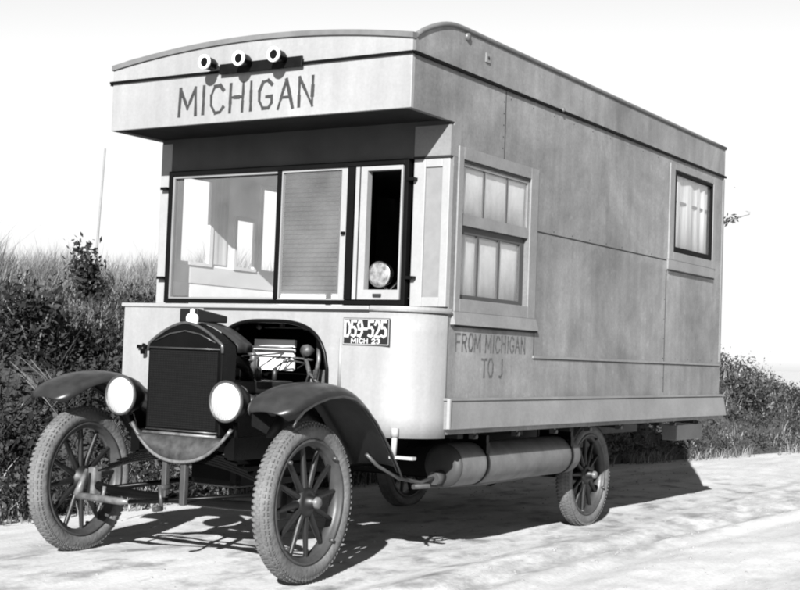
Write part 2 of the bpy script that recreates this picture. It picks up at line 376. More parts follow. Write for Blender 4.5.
# the bank follows the edge of the road
m = MB(); ys = rng(-14, 40, .2); ds = rng(-.15, 7, .16)
m.add([(edge(y)-d, y, bank_z(edge(y)-d, y)-.03 if d < 6.6 else -.3) for d in ds for y in ys],
      [(i*len(ys)+j+1, (i+1)*len(ys)+j+1, (i+1)*len(ys)+j, i*len(ys)+j) for i in range(len(ds)-1) for j in range(len(ys)-1)], True)
tag(m.build('earth_bank', SOIL), kind='structure')

# pebbles and clods on the road: nobody could count them
m = MB()
for i in range(5200):
    x = random.uniform(-1.8, 4.5); y = random.uniform(-4, 11)
    if noise.noise(Vector((x*.9, y*.5, 11))) < .02 and random.random() < .8: continue
    r = random.choice((.003, .004, .005,   .006, .009))*random.uniform(.7, 1.3); z = road_z(x, y)
    a = random.uniform(0, 6.28); q = [(x+math.cos(a+k*1.05)*r*random.uniform(.8, 1.2), y+math.sin(a+k*1.05)*r*random.uniform(.8, 1.2), z-.002) for k in range(6)]
    q2 = [(x+(p[0]-x)*.72, y+(p[1]-y)*.72, z+r*.55*random.uniform(.8, 1.2)) for p in q]
    m.add(q+q2+[(x, y, z+r*.75)], [(k, (k+1) % 6, 6+(k+1) % 6, 6+k) for k in range(6)]+[(6+k, 6+(k+1) % 6, 12) for k in range(6)], True)
tag(m.build('road_gravel', mat('gravel', .19, .9, .3, 30)), 'small loose pebbles scattered over the pale dirt road', 'gravel', kind='stuff')

# ------------------------------------------------------------------ vegetation
def leaf(m, c, s, nrm=None):
    d = Vector((random.gauss(0, 1), random.gauss(0, 1), random.gauss(0, 1))).normalized()
    if nrm is not None: d = (d+nrm*.8).normalized()
    u = d.cross(Vector((random.gauss(0, 1), random.gauss(0, 1), random.gauss(0, 1)))).normalized(); v = d.cross(u)
    L = s*random.uniform(.7, 1.4); W = L*random.uniform(.3, .5)
    m.add([c-u*L*.5, c+v*W*.5, c+u*L*.5, c-v*W*.5], [(0, 1, 2, 3)])
def blade(m, c, h, w, lean):
    a = random.uniform(0, 6.28); u = Vector((math.cos(a), math.sin(a), 0))*w
    t = c+Vector((lean[0]*h, lean[1]*h, h)); mid = c+Vector((lean[0]*h*.3, lean[1]*h*.3, h*.55))
    m.add([c-u, c+u, mid+u*.7, mid-u*.7, t], [(0, 1, 2, 3), (3, 2, 4)])
br = MB(); lt = MB(); gr = MB(); wd = MB()
def dens(y):                                             # only where the road side can be seen
    return 1.0
# brush covering the bank's face
for i in range(9500):
    y = random.uniform(-2.5, 19) if i % 3 else random.uniform(-1.5, 5)
    far = y > 7
    d = random.uniform(-.05, 3.0)**1.0
    e = edge(y); x = e-d
    cl = noise.noise(Vector((x*.9, y*.9, 3)))
    dz = bank_z(x, y)
    top = d > 1.35
    if top and not far: continue
    r = random.uniform(.08, .2)*(1.1 if cl > 0 else .75)
    hh = random.uniform(0, .15)*(1+cl)
    n_ = 20; ls_ = random.choice((.022, .03, .04, .055))
    light = (noise.noise(Vector((x*1.7, y*1.7, 30))) > .30) or (far and random.random() < .3 and d < .8)
    mm = lt if light else br
    for k in range(n_):
        c = Vector((x+random.gauss(0, r*.6), y+random.gauss(0, r*.6), dz+hh+min(r, abs(random.gauss(0, r*.55)))))
        leaf(mm, c, ls_*random.uniform(.7, 1.3))
    if i % 6 == 0:
        b_ = Vector((x, y, dz)); e_ = b_+Vector((random.gauss(.06, .12), random.gauss(-.05, .14), random.uniform(.15, .38)))
        br.tube([b_, b_.lerp(e_, .5)+Vector((0, 0, .02)), e_], [.005, .004, .001], 4, caps=False)
# weeds along the foot of the bank
for i in range(5200):
    y = random.uniform(-1.5, 17); x = edge(y)-random.uniform(-.16, .3)
    if noise.noise(Vector((x*2, y*1.5, 17))) < -.08: continue
    blade(wd, Vector((x, y, max(0, bank_z(x, y))-.01)), random.uniform(.05, .22), random.uniform(.003, .007), (random.gauss(.1, .35), random.gauss(0, .35)))
# tall dry grass on the crest
for i in range(85000):
    y = random.uniform(-1.0, 7.5); d = random.uniform(1.05, 2.9); x = edge(y)-d
    cl = noise.noise(Vector((x*1.3, y*1.3, 40)))
    if cl < -.35: continue
    h = (random.uniform(.16, .46)+(random.random() < .03)*random.uniform(.05, .1))*(1+.7*cl)*(1 if d > 1.5 else .6)
    blade(gr, Vector((x, y, bank_z(x, y)-.03)), h, random.uniform(.002, .005), (random.gauss(.05, .24), random.gauss(0, .24)))
for i in range(5000):
    y = random.uniform(9, 22); d = random.uniform(.5, 2.6); x = edge(y)-d
    blade(gr, Vector((x, y, bank_z(x, y)-.03)), random.uniform(.08, .26), random.uniform(.005, .010), (random.gauss(.02, .2), random.gauss(0, .2)))
tag(br.build('bank_brush', LEAF), 'dark leafy undergrowth covering the face of the roadside bank', 'undergrowth', kind='stuff')
tag(lt.build('bank_weeds', LEAF2), 'paler leafy weeds mixed through the undergrowth of the bank', 'weeds', kind='stuff')
tag(wd.build('verge_grass', GRASS), 'short grass and weeds along the foot of the bank', 'grass', kind='stuff')
tag(gr.build('dry_grass', GRASS), 'tall pale dry grass along the crest of the bank', 'grass', kind='stuff')

def bush(x, y, rx, rz, n, label, ls=.05, mt=None, stems=7):
    z = bank_z(x, y) if x < edge(y) else 0
    root = bpy.data.objects.new('shrub', None); S.collection.objects.link(root); root.location = (x, y, z)
    tag(root, label, 'shrub', 'shrubs on the roadside bank')
    st = MB(); fo = MB(); tips = []
    for k in range(stems):
        a = random.uniform(0, 6.28); rr = random.uniform(.2, .9)*rx
        tip = Vector((x+math.cos(a)*rr, y+math.sin(a)*rr, z+rz*random.uniform(.6, 1.0)))
        b = Vector((x, y, z-.05)); mid = b.lerp(tip, .5)+Vector((random.gauss(0, .03), random.gauss(0, .03), .05))
        st.tube([b, mid, tip], [.010, .007, .003], 5); tips += [tip, mid.lerp(tip, .5), mid]
    for k in range(n):
        t = random.choice(tips); c = t+Vector((random.gauss(0, rx*.28), random.gauss(0, rx*.28), random.gauss(0, rz*.17)))
        if c.z < z: c.z = z+.02
        leaf(fo, c, ls*random.uniform(.7, 1.3))
    st.build('stem', BARK, root); fo.build('foliage', mt or LEAF, root)
    return root
bush(-3.45, 1.95, .17, .50, 900, 'dark leafy shrub rising above the tall pale dry grass on the left bank', .05)
bush(-2.75, .75, .34, .46, 1300, 'low dark shrub on the bank above the left front fender tip')
bush(-2.65, 2.5, .38, .45, 1300, 'dark shrub on the bank just left of the white engine cowl')
bush(-1.15, 12.0, .42, .40, 1500, 'grey leafy bush on the bank just behind the rear corner of the truck', .06, LEAF2)
bush(-.85, 14.6, .40, .28, 1200, 'dark bush on the bank crest at the right edge of the photo', .07)

# dead pale stalks leaning on the left bank
m = MB()
for k in range(9):
    t0 = random.random(); b = Vector((-2.30+random.gauss(0, .05), .62+random.gauss(0, .06), .62+random.gauss(0, .04)))
    e_ = b+Vector((-.16+random.gauss(0, .05), -.22+random.gauss(0, .06), .30+random.gauss(0, .05)))
    m.tube([b, b.lerp(e_, .5)+Vector((0, 0, .02)), e_], [.004, .003, .0015], 5)
    for q in range(2):
        s_ = b.lerp(e_, random.uniform(.3, .8)); m.tube([s_, s_+Vector((random.gauss(0, .06), random.gauss(0, .06), random.uniform(.04, .12)))], [.003, .001], 4)
tag(m.build('dead_weed', STALK), 'clump of pale dead stalks leaning among the dark brush on the left bank', 'weed')

# far things
root = bpy.data.objects.new('utility_pole', None); S.collection.objects.link(root); root.location = (-43.6, 42, 0)
tag(root, 'thin pale leaning pole against the sky beyond the left bank', 'pole')
m = MB(); m.tube([(-43.6, 42, 0), (-43.35, 42, 6), (-43.1, 42, 10.8)], [.07, .06, .045], 8); m.build('pole', mat('pale_pole', .16, .9, .1), root)
# tree behind the truck: only the end of one branch shows past the rear corner
root = bpy.data.objects.new('bare_tree', None); S.collection.objects.link(root); root.location = (-3.0, 12.6, .7)
tag(root, 'small tree behind the truck with one thin branch tip reaching past its rear corner', 'tree')
m = MB(); m.tube([(-3.0, 12.6, .6), (-2.95, 12.6, 1.5), (-3.05, 12.65, 2.4), (-3.0, 12.6, 3.1)], [.07, .055, .04, .015], 8); m.build('trunk', BARK, root)
lim = MB(); fo = MB()
for p in ([(-3.03, 12.63, 2.2), (-2.4, 12.4, 2.75), (-1.8, 12.1, 3.02), (-1.50, 12.0, 3.12), (-1.22, 12.0, 3.19)], [(-3.0, 12.6, 2.5), (-3.3, 12.8, 2.9), (-3.5, 12.9, 3.1)], [(-2.98, 12.6, 1.9), (-2.6, 12.9, 2.3), (-2.3, 13, 2.5)]):
    lim.tube(p, [.026, .022, .018, .013, .004][:len(p)], 6)
    for k in range(70):
        i = random.randrange(len(p)-1); c = Vector(p[i]).lerp(Vector(p[i+1]), random.random())
        if c.x > -1.62 and random.random() < .78: continue
        leaf(fo, c+Vector((random.gauss(0, .03), random.gauss(0, .03), random.gauss(0, .025))), .06)
for k in range(26): leaf(fo, Vector((-1.50+random.gauss(0, .06), 12, 3.12+random.gauss(0, .03))), .07)
lim.build('branch', BARK, root); fo.build('foliage', LEAF, root)

# ------------------------------------------------------------------ the house car
T = bpy.data.objects.new('house_truck', None); S.collection.objects.link(T); T.location = (0, 1.8, 0)
tag(T, 'old truck carrying a boxy grey house body lettered MICHIGAN above its windshield', 'camper truck')
ZF = 2.593                                               # drip moulding
def side_top(y): return 2.683+.137*math.sin(min(1, max(0, (y+.339)/.45))*math.pi/2)**.9
W = 1.01
SW = [(.175, .965, 1.40, 2.135)]
RW = [(3.262, 4.09, 1.915, 2.50)]
N0 = (-.34, .08, 0, 2.317)
yy = rng(-.339, 4.36, .4699)
b = wall('x', W-.03, W, [-.339, 4.36], [.70, ZF], SW+RW+[(-.34, .08, .69, 2.317)])
body = b.build('side_wall', SIDE, T, bev=.002)
b = wall('x', -W, -W+.03, [-.339, 4.36], [.70, ZF], [(.20, .54, 1.60, 2.15), (.73, .98, 1.60, 1.94), (1.0, 1.24, 1.60, 2.17) ,(-.34, .08, .69, 2.317)])
b.build('side_wall', SIDE, T)
wall('y', 4.33, 4.36, [-W+.03, W-.03], [.70, ZF], []).build('rear_wall', SIDE, T)
MB().box(-W+.03, W-.03, .10, 4.33, .70, .74).build('floor', DARK, T)
# overhang: front fascia and soffit
MB().box(-W, W-.0, -.362, -.340, 2.317, ZF).build('fascia', WHITE, T, bev=.003)
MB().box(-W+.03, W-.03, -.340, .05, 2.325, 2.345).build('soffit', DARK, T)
# parapet band, front
n = 24; m = MB(); V = []; Fc = []
for i in range(n+1):
    x = -W+2*W*i/n; zt = 2.765-.080*(x/W)**2-.0*(x/W)**8
    V += [(x, -.362, ZF), (x, -.340, ZF), (x, -.340, zt), (x, -.362, zt)]
for i in range(n):
    a = i*4; c = a+4
    Fc += [(a, c, c+3, a+3), (a+1, a+2, c+2, c+1), (a+3, c+3, c+2, a+2), (a, a+1, c+1, c)]
Fc += [(0, 3, 2, 1), (n*4, n*4+1, n*4+2, n*4+3)]
m.add(V, Fc); m.build('front_parapet', WHITE, T)
# parapet band, sides and rear
for sx in (-1, 1):
    m = MB(); V = []; Fc = []; ys = rng(-.339, .25, .049)+rng(.5, 4.36, .386); n = len(ys)-1
    x0, x1 = sorted((sx*(W-.025), sx*(W+.003)))
    for y in ys: V += [(x0, y, ZF), (x1, y, ZF), (x1, y, side_top(y)), (x0, y, side_top(y))]
    for i in range(n):
        a = i*4; c = a+4
        Fc += [(a+1, c+1, c+2, a+2), (a, a+3, c+3, c), (a+3, a+2, c+2, c+3), (a, c, c+1, a+1)]
    Fc += [(0, 1, 2, 3), (n*4, n*4+3, n*4+2, n*4+1)]
    m.add(V, Fc); m.build('side_parapet', SIDE, T)
    m = MB(); m.tube([(sx*(W+.004), y, side_top(y)+.002) for y in ys], .014, 8); m.build('roof_edge', ROOFE, T)
MB().box(-W+.03, W-.03, 4.33, 4.363, ZF, 2.82).build('rear_parapet', SIDE, T)
m = MB(); V = []; n = 24
for i in range(n+1):
    x = -W*1.005+2*W*1.005*i/n; zt = 2.767-.080*(x/W)**2
    V += [(x, -.374, zt-.022), (x, -.374, zt+.006), (x, -.335, zt+.010), (x, -.335, zt-.022)]
m.add(V, [(i*4+a, i*4+4+a, i*4+4+(a+1) % 4, i*4+(a+1) % 4) for i in range(n) for a in range(4)]+[(3, 2, 1, 0), (n*4, n*4+1, n*4+2, n*4+3)])
m.build('roof_edge', ROOFE, T)
def roofz(x, y):
    e = sstep((y+.34)/.5); return (2.765+.055*e)-(.080-.02*e)*(x/W)**2+.0
grid(rng(-1.0, 1.0, .1), rng(-.339, .3, .08)+rng(.6, 4.35, .37), roofz).build('roof', ROOFE, T, solid=.02)
# drip moulding
MB().box(-W-.012, W+.012, -.378, -.363, ZF-.006, ZF+.006).build('drip_moulding', BLACKF, T)
MB().box(W+.004, W+.016, -.362, 4.37, ZF-.008, ZF+.008).build('drip_moulding', BLACKF, T)
MB().box(-W-.022, -W-.004, -.362, 4.37, ZF-.013, ZF+.010).build('drip_moulding', BLACKF, T)
# small fittings on the parapet
m = MB(); m.lathe([(.0, .016), (.020, .014), (.022, .004), (.022, 0)], 'x', (W+.004, .17, 2.785), 14); m.build('button_cap', STEEL, T)
MB().box(W+.004, W+.012, .375, .425, 2.695, 2.745).build('vent_plate', SIDET, T); m = MB(); m.lathe([(0, .004), (.009, .003), (.009, 0)], 'x', (W+.012, .40, 2.72), 10); m.build('vent_hole', SEAM_SHADOW, T)
m = MB(); m.lathe([(.0, .010), (.012, .008), (.013, 0)], 'x', (W+.022, 1.33, 2.60), 10); m.build('button_cap', STEEL, T)

# side seams and battens
def seam(y0, y1, z0, z1, x=W, t=.0022, mt=SEAM_SHADOW, nm='seam'):
    return MB().box(x, x+t, y0, y1, z0, z1).build(nm, mt, T)
seam(.636, .640, 2.20, ZF-.012); seam(1.08, 3.15, 1.838, 1.845); seam(3.150, 3.155, .90, 1.77)
seam(1.075, 1.079, 1.11, 1.29); 
seam(1.063, 4.355, 1.104, 1.119, t=.010, mt=SIDET, nm='batten'); seam(1.063, 4.355, 1.099, 1.1035, t=.004)
seam(4.325, 4.357, 1.13, ZF-.02, t=.006, mt=SIDET, nm='corner_strip')
for k in range(15):
    MB().lathe([(0, .0016), (.004, .001), (.005, 0)], 'x', (W, .70+.28*k, ZF-.045), 6).build('nail_head', SEAM_SHADOW, T)
for k in range(5):
    MB().lathe([(0, .0016), (.004, .001), (.005, 0)], 'x', (W, .62, 2.26+.065*k), 6).build('nail_head', SEAM_SHADOW, T)
    MB().lathe([(0, .0016), (.004, .001), (.005, 0)], 'x', (W, 3.135, 1.0+.14*k), 6).build('nail_head', SEAM_SHADOW, T)
# skirt board
m = MB(); ys = [.06, 1.5, 3, 4.40]
m.add([(W, .06, .866), (W+.028, .06, .866), (W+.040, .06, .718), (W, .06, .718), (W, 4.39, .862), (W+.028, 4.39, .862), (W+.045, 4.42, .718), (W, 4.42, .718)],
      [(0,1,2,3),(4,7,6,5),(1,5,6,2),(0,4,5,1),(3,2,6,7),(0,3,7,4)]); m.build('skirt_board', SIDET, T, bev=.003)
MB().box(W+.001, W+.036, .05, 4.40, .867, .880).build('skirt_cap', SIDET, T)
MB().box(W+.030, W+.047, .045, .0585, .722, .878).build('skirt_lit_end', TRIM, T)  # whiter end piece paints in the sunlit front face of the skirt
for y in (.45, .95, 1.45, 1.95, 2.45, 2.95, 3.45, 3.95):
    m = MB(); m.box(.955, .985, y-.012, y+.012, .655, .70); m.tube([(.984, y, .668), (1.0, y, .668)], .012, 10)
    m.build('skirt_bolt', RIM, T)
for k in range(12):
    y = 1.3+k*.26; MB().lathe([(0, .0012), (.004, .001), (.005, 0)], 'x', (W, y, 1.86 if y < 3.1 else 1.14), 6).build('nail_head', SEAM_SHADOW, T)

# side window in its casing
wn = frame(MB(), 'x', W, W+.011, .122, 1.062, 1.33, 2.20, (.053, .097, .07, .065)).build('side_window', SIDET, T, bev=.003)
MB().add([(W, .115, 1.33), (W+.014, .115, 1.33), (W+.028, .105, 1.262), (W, .10, 1.262), (W, 1.07, 1.33), (W+.014, 1.07, 1.33), (W+.028, 1.08, 1.262), (W, 1.085, 1.262)],
         [(0,1,2,3),(4,7,6,5),(1,5,6,2),(0,4,5,1),(3,2,6,7),(0,3,7,4)]).build('sill_apron', SIDET, wn)
MB().box(W, W+.018, .105, 1.08, 1.250, 1.2615).build('sill_dark_rail', SEAM_SHADOW, wn)  # dark rail along the lower edge of the sill apron
# upper sash
up = MB(); frame(up, 'x', W-.016, W-.002, .176, .964, 1.79, 2.134, (.012, .018, .06, .03))
for y in (.43, .70): MB().box(W-.015, W-.006, y-.006, y+.006, 1.85, 2.104).build('muntin', mat('dark_muntin', .03, .6, .2), wn)
up.build('upper_sash', SIDET, wn)
MB().box(W-.001, W+.006, .176, .964, 2.122, 2.136).build('head_shadow_strip', SEAM_SHADOW, wn)  # dark strip stands for the shadow line at the window head
lo = MB(); frame(lo, 'x', W-.045, W-.026, .176, .964, 1.40, 1.80, (.02, .05, .025, .05))
for y in (.42, .665): lo.box(W-.043, W-.028, y-.010, y+.010, 1.425, 1.75)
lo.build('lower_sash', mat('dark_sash_paint', .035, .6, .1), wn)  # lower sash and its bars are painted dark
MB().box(W-.012, W-.009, .188, .946, 1.85, 2.104).build('pane', GLASSD, wn)
MB().box(W-.038, W-.035, .196, .914, 1.425, 1.75).build('pane', GLASSD, wn)
# blinds behind the glass
for bx, z0, z1 in ((W-.026, 1.845, 2.125), (W-.056, 1.405, 1.80)):
    m = MB(); V = []; k = 40
    for i in range(k+1):
        y = .179+.782*i/k; dx = .003*math.sin(i*1.9)+.002*math.sin(i*.7); V += [(bx+dx, y, z0), (bx-dx*.5, y, z1)]
    m.add(V, [(2*i, 2*i+2, 2*i+3, 2*i+1) for i in range(k)], True); m.build('blind', SHADE, wn, solid=.002)
# rear side window
wr = frame(MB(), 'x', W, W+.012, 3.165, 4.16, 1.85, 2.545, (.095, .07, .06, .04)).build('rear_side_window', SIDET, T, bev=.003)
MB().box(W+.012, W+.020, 3.165, 4.12, 1.765, 1.778).build('lower_bead', SEAM_SHADOW, wr)
MB().box(W, W+.011, 3.165, 4.14, 1.779, 1.849).build('apron_board', SIDET, wr)
frame(MB(), 'x', W-.020, W+.007, 3.262, 4.09, 1.915, 2.50, (.04, .02, .035, .018)).build('sash', BLACKF, wr)
MB().box(W-.015, W-.012, 3.30, 4.07, 1.95, 2.482).build('pane', GLASS, wr)
m = MB(); V = []; k = 90
for i in range(k+1):
    t = i/k; y = 3.28+.80*t; dx = .010*math.sin(t*30+2*math.sin(t*7)); V += [(W-.036+dx, y, 1.93), (W-.034+dx*.7, y, 2.49)]
m.add(V, [(2*i, 2*i+2, 2*i+3, 2*i+1) for i in range(k)], True); m.build('curtain', CURT, wr, solid=.002)

# ---- cab front
YC = .05
m = MB()
m.box(-.985, W-.03, YC, YC+.03, 2.134, 2.325); m.build('header', mat('shaded_header_paint', .035, .6, .25, 4), T)  # dark header paint that also carries the overhang's shadow
MB().box(.79, 1.011, YC-.006, YC+.10, 2.140, 2.300).build('corner_block', SIDET, T)
MB().box(.79, 1.016, YC-.012, YC+.0, 2.128, 2.139).build('capital_bead', SEAM_SHADOW, T)
MB().box(-.985, -.905, YC-.004, YC+.05, 1.350, 2.30).build('corner_post', TRIM, T, bev=.003)
m = MB(); frame(m, 'y', YC-.004, YC+.03, .79, 1.008, 1.350, 2.127, (.07, .045, .05, .045)); m.build('corner_post', TRIM, T, bev=.003)
MB().box(.861, .962, YC+.006, YC+.02, 1.40, 2.082).build('inset_panel', mat('grey_inset_panel', .14, .6, .12, 14), T)
ws = frame(MB(), 'y', YC-.03, YC+.012, -.900, .772, 1.355, 2.130, (.026, .026, .024, .028)).build('windshield', BLACKF, T, bev=.002)
MB().box(-.094, -.068, YC-.028, YC+.010, 1.382, 2.10).build('mullion', BLACKF, ws)
MB().box(.385, .430, YC-.03, YC+.010, 1.382, 2.10).build('mullion', BLACKF, ws)
m = MB(); frame(m, 'y', YC-.018, YC+.006, -.874, -.094, 1.379, 2.102, (.014, .006, .010, .014)); m.build('sash', mat('grey_sash', .14, .6, .1), ws)
m = MB(); frame(m, 'y', YC-.018, YC+.006, -.068, .385, 1.379, 2.102, (.006, .045, .008, .012)); m.build('sash', TRIM, ws)
MB().box(-.848, -.104, YC-.008, YC-.004, 1.394, 2.078).build('pane', GLASS, ws)
MB().box(-.056, .335, YC-.008, YC-.004, 1.390, 2.086).build('pane', GLASS, ws)
m = MB(); frame(m, 'y', YC-.024, YC+.02, .436, .735, 1.384, 2.098, (.075, .010, .052, .022)); ca = m.build('vent_sash', TRIM, ws)
MB().box(.462, .470, YC-.0265, YC-.0245, 1.384, 2.098).build('sash_groove', SEAM_SHADOW, ca)
MB().box(.575, .625, YC-.034, YC-.0245, 1.398, 1.414).build('latch', SEAM_SHADOW, ca)
for x, z in ((.79, 2.02), (.80, 1.50), (-.93, 2.03), (-.93, 1.50)): MB().box(x-.025, x+.025, YC-.04, YC-.005, z-.008, z+.008).build('hinge_pin', BLACKP, ws)
MB().box(.355, .375, YC-.035, YC-.019, 1.735, 1.75).build('catch', BLACKP, ws)
# ---- interior
MB().box(-.975, -.965, .09, 1.25, 1.49, 1.60).build('interior_rail', INTW, T)
lin = wall('x', -.978, -.970, [.09, 1.25], [1.0, 2.317], [(.22, .48, 1.62, 2.13), (.75, .93, 1.62, 1.92), (1.01, 1.18, 1.62, 2.15)]); lin.build('wall_lining', mat('pale_lining', .72, .8, .1, 6), T)
m = MB(); frame(m, 'x', -.969, -.955, .185, .515, 1.60, 2.16, (.035, .035, .02, .03)); frame(m, 'x', -.969, -.955, .725, .955, 1.60, 1.945, (.025, .025, .02, .025)); frame(m, 'x', -.969, -.955, .985, 1.205, 1.60, 2.175, (.025, .025, .02, .025)); m.build('window_casing', INTW, T)
MB().box(-.968, -.963, .51, .66, 1.62, 2.22).build('interior_curtain', CURT, T)
m = MB()
for z in rng(1.505, 2.28, .031):
    m.add([(-.968, 1.246, z), (-.50, 1.246, z), (-.50, 1.256, z+.026), (-.968, 1.256, z+.026)], [(0, 1, 2, 3)])
m.build('slatted_blind', CLOTH, T, solid=.003)
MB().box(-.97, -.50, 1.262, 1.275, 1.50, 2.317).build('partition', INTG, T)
MB().box(-.515, -.46, 1.240, 1.2605, 1.50, 2.30).build('partition_post', INTW, T)
MB().box(-.97, -.46, 1.236, 1.2515, 1.40, 1.50).build('partition_rail', INTW, T)
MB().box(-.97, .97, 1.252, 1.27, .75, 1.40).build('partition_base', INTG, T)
MB().box(-.97, .97, .09, .16, 1.30, 1.348).build('dashboard', INTW, T)
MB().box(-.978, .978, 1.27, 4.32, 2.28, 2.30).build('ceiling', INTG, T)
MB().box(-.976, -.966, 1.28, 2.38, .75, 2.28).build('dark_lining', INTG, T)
m = MB(); m.tube([(.62+.19*math.cos(a)*1.0, .36+.19*math.sin(a)*.45, 1.39+.19*math.sin(a)*.85) for a in [2*math.pi*k/28 for k in range(29)]], .011, 8)
m.tube([(.62, .36, 1.39), (.6, -.0, .95)], .016, 8)
for a in (0.5, 2.6, 4.7): m.tube([(.62, .36, 1.39), (.62+.19*math.cos(a), .36+.19*math.sin(a)*.45, 1.39+.19*math.sin(a)*.85)], .006, 6)
m.build('steering_wheel', BLACKP, T)
m = MB(); m.box(-.85, -.1, .75, 1.2, .95, 1.12, .03); m.box(-.85, -.1, 1.14, 1.22, 1.12, 1.38, .03); m.build('seat', INTG, T)
# spot lamp in the open sash
sp = MB().lathe([(.0, .085), (.035, .075), (.060, .04), (.070, .0), (.070, -.012), (.062, -.014)], 'y', (.592, .06, 1.52), 28).build('spot_lamp', NICKEL, T)
MB().lathe([(.061, -.012), (.045, -.020), (0, -.026)], 'y', (.592, .06, 1.52), 28).build('lens', mat('lamp_glass', .16, .15, .7, 30), sp)
MB().tube([(.60, .10, 1.46), (.63, .085, 1.42), (.66, .05, 1.40)], .008, 8).build('bracket', STEEL, sp)

# ---- cowl below the windshield
W2 = 1.008; YF = -.19; rc = .255
plan = [(-W2, .075), (-W2, .0), (-W2, YF+.012), (-W2+.012, YF)]
plan += [(x, YF) for x in rng(-.95, -.37, .1)]
arch = [(x, YF) for x in rng(-.335, .455, .0138)]
plan += arch+[(x, YF) for x in rng(.48, .74, .05)]
plan += [(W2-rc+rc*math.sin(a), YF+rc-rc*math.cos(a)) for a in [math.pi/2*k/14 for k in range(0, 15)]]
plan = [p for i, p in enumerate(plan) if i == 0 or (Vector(p)-Vector(plan[i-1])).length > 1e-4]
plan.append((W2, .076))
def archz(x):
    t = abs((x-.06)/.396); return .85+.402*max(0, 1-t**3.2)**(1/3.2) if t < 1 else None
m = MB(); V = []
ZT = 1.318
for (x, y) in plan:
    za = archz(x) if (y == YF and -.3351 <= x <= .4551) else None
    zb = .672 if za is None else max(za, .85)
    if x < -.34: zb = .672
    for j in range(7): V.append((x, y, zb+(ZT-zb)*j/6))
Fc = []
for i in range(len(plan)-1):
    for j in range(6): Fc.append((i*7+j, (i+1)*7+j, (i+1)*7+j+1, i*7+j+1))
m.add(V, Fc, True)
cw = m.build('cowl', WHITE, T, solid=.006, off=1)
cw.data.polygons.foreach_set('use_smooth', [False]*len(cw.data.polygons))
for p in cw.data.polygons:
    c = sum((Vector(cw.data.vertices[v].co) for v in p.vertices), Vector())/len(p.vertices)
    if c.x > .76: p.use_smooth = True
# flange round the engine opening
m = MB(); pts = [(-.335, YF-.006, .85)]+[(x, YF-.008, archz(x)) for x in rng(-.33, .45, .02)]+[(.457, YF-.006, .70)]
m.tube(pts, .011, 8); m.build('opening_flange', BLACKP, T)
m = MB(); m.tube([(.53, YF-.004, .92), (.53, YF-.004, 1.17)], [.010, .010], 8); m.build('sheet_ridge', WHITE, T)
# ledge
m = MB(); pl = [(-W2-.01, .075), (-W2-.01, YF-.012), (.72, YF-.012)]
m.add([(-W2-.01, .05, 1.350), (-W2-.01, YF-.016, 1.340), (.70, YF-.016, 1.340), (.70, .05, 1.350), (-W2-.01, .05, 1.3185), (-W2-.01, YF-.016, 1.3185), (.70, YF-.016, 1.3185), (.70, .05, 1.3185)],
      [(0,1,2,3),(4,7,6,5),(1,5,6,2),(0,4,5,1),(3,2,6,7),(0,3,7,4)]); m.build('sill_ledge', TRIM, T, bev=.004)
MB().box(-.40, .70, YF-.013, YF-.0065, 1.308, 1.318).build('ledge_shadow_strip', SEAM_SHADOW, T)  # dark strip drawn in place of the shadow under the ledge
m = MB(); cap = [(.702, .0445), (.702, YF-.010)]+[(W2+.012-rc*1.0+rc*math.sin(a), YF-.010+rc-rc*math.cos(a)) for a in [math.pi/2*k/12 for k in range(13)]]+[(W2+.012, .098), (1.012, .098), (1.012, .0445)]
nn = len(cap); m.add([(x, y, 1.3185) for x, y in cap]+[(x, y, 1.342) for x, y in cap], [list(range(nn))[::-1], list(range(nn, 2*nn))]+[(i, (i+1) % nn, nn+(i+1) % nn, nn+i) for i in range(nn)])
m.build('cowl_cap', WHITE, T, bev=.003)
m = MB(); m.tube([(x, y, 1.3185) for x, y in cap[1:-1]], .007, 6); m.build('cap_bead', SIDET, T)
MB().box(-.87, -.77, YF-.03, YF-.0065, 1.08, 1.10).build('grab_hook', BLACKP, T); MB().tube([(-.81, YF-.03, 1.10), (-.81, YF-.045, 1.08), (-.81, YF-.04, 1.05)], .016, 8).build('grab_hook', BLACKP, T)
# engine bay walls
m = MB(); m.box(-.38, -.36, YF+.012, .34, .6, 1.29); m.box(.47, .49, YF+.012, .34, .6, 1.29); m.box(-.36, .47, .32, .34, .6, 1.29); m.box(-.36, .47, YF+.012, .32, 1.27, 1.29); m.build('engine_bay', BLACKP, T)
MB().box(-.215, .065, .03, .05, 1.115, 1.155).build('coil_box_lid', LENS, T)
m = MB(); m.box(-.215, .065, .02, .045, .985, 1.105, .004); m.build('coil_box', LENS, T)
# engine
m = MB(); m.box(-.12, .12, -.60, .02, .52, .86, .02); m.box(-.10, .10, -.58, .0, .862, .93, .015)
for y in (-.5, -.36, -.22, -.08): m.tube([(.02, y, .93), (.02, y, 1.0)], .014, 8)
m.tube([(.14, -.5, .85), (.2, -.4, .80), (.2, -.1, .78)], .03, 10)
m.lathe([(.0, -.03), (.12, -.02), (.12, .02), (0, .03)], 'y', (0, -.64, .95), 20)
m.build('engine', mat('greasy_engine', .012, .5, .6, 20), T)
m = MB()
m.tube([(.03, -.72, 1.06), (.08, -.6, 1.05), (.10, -.45, 1.02), (.06, -.35, .94)], .032, 12)
m.build('radiator_hose', BLACKP, T)
m = MB()
for y0, x1, z1 in ((-.5, -.05, 1.05), (-.36, .0, 1.03), (-.22, .1, 1.0), (-.08, .15, 1.02)):
    m.tube([(.02, y0, 1.0), (.05, y0+.1, 1.06), (x1+.08, -.02, z1+.03), (x1, .02, z1)], .005, 6)
m.tube([(.22, -.04, 1.22), (.0, -.04, 1.222), (-.1, -.03, 1.22)], .005, 6)
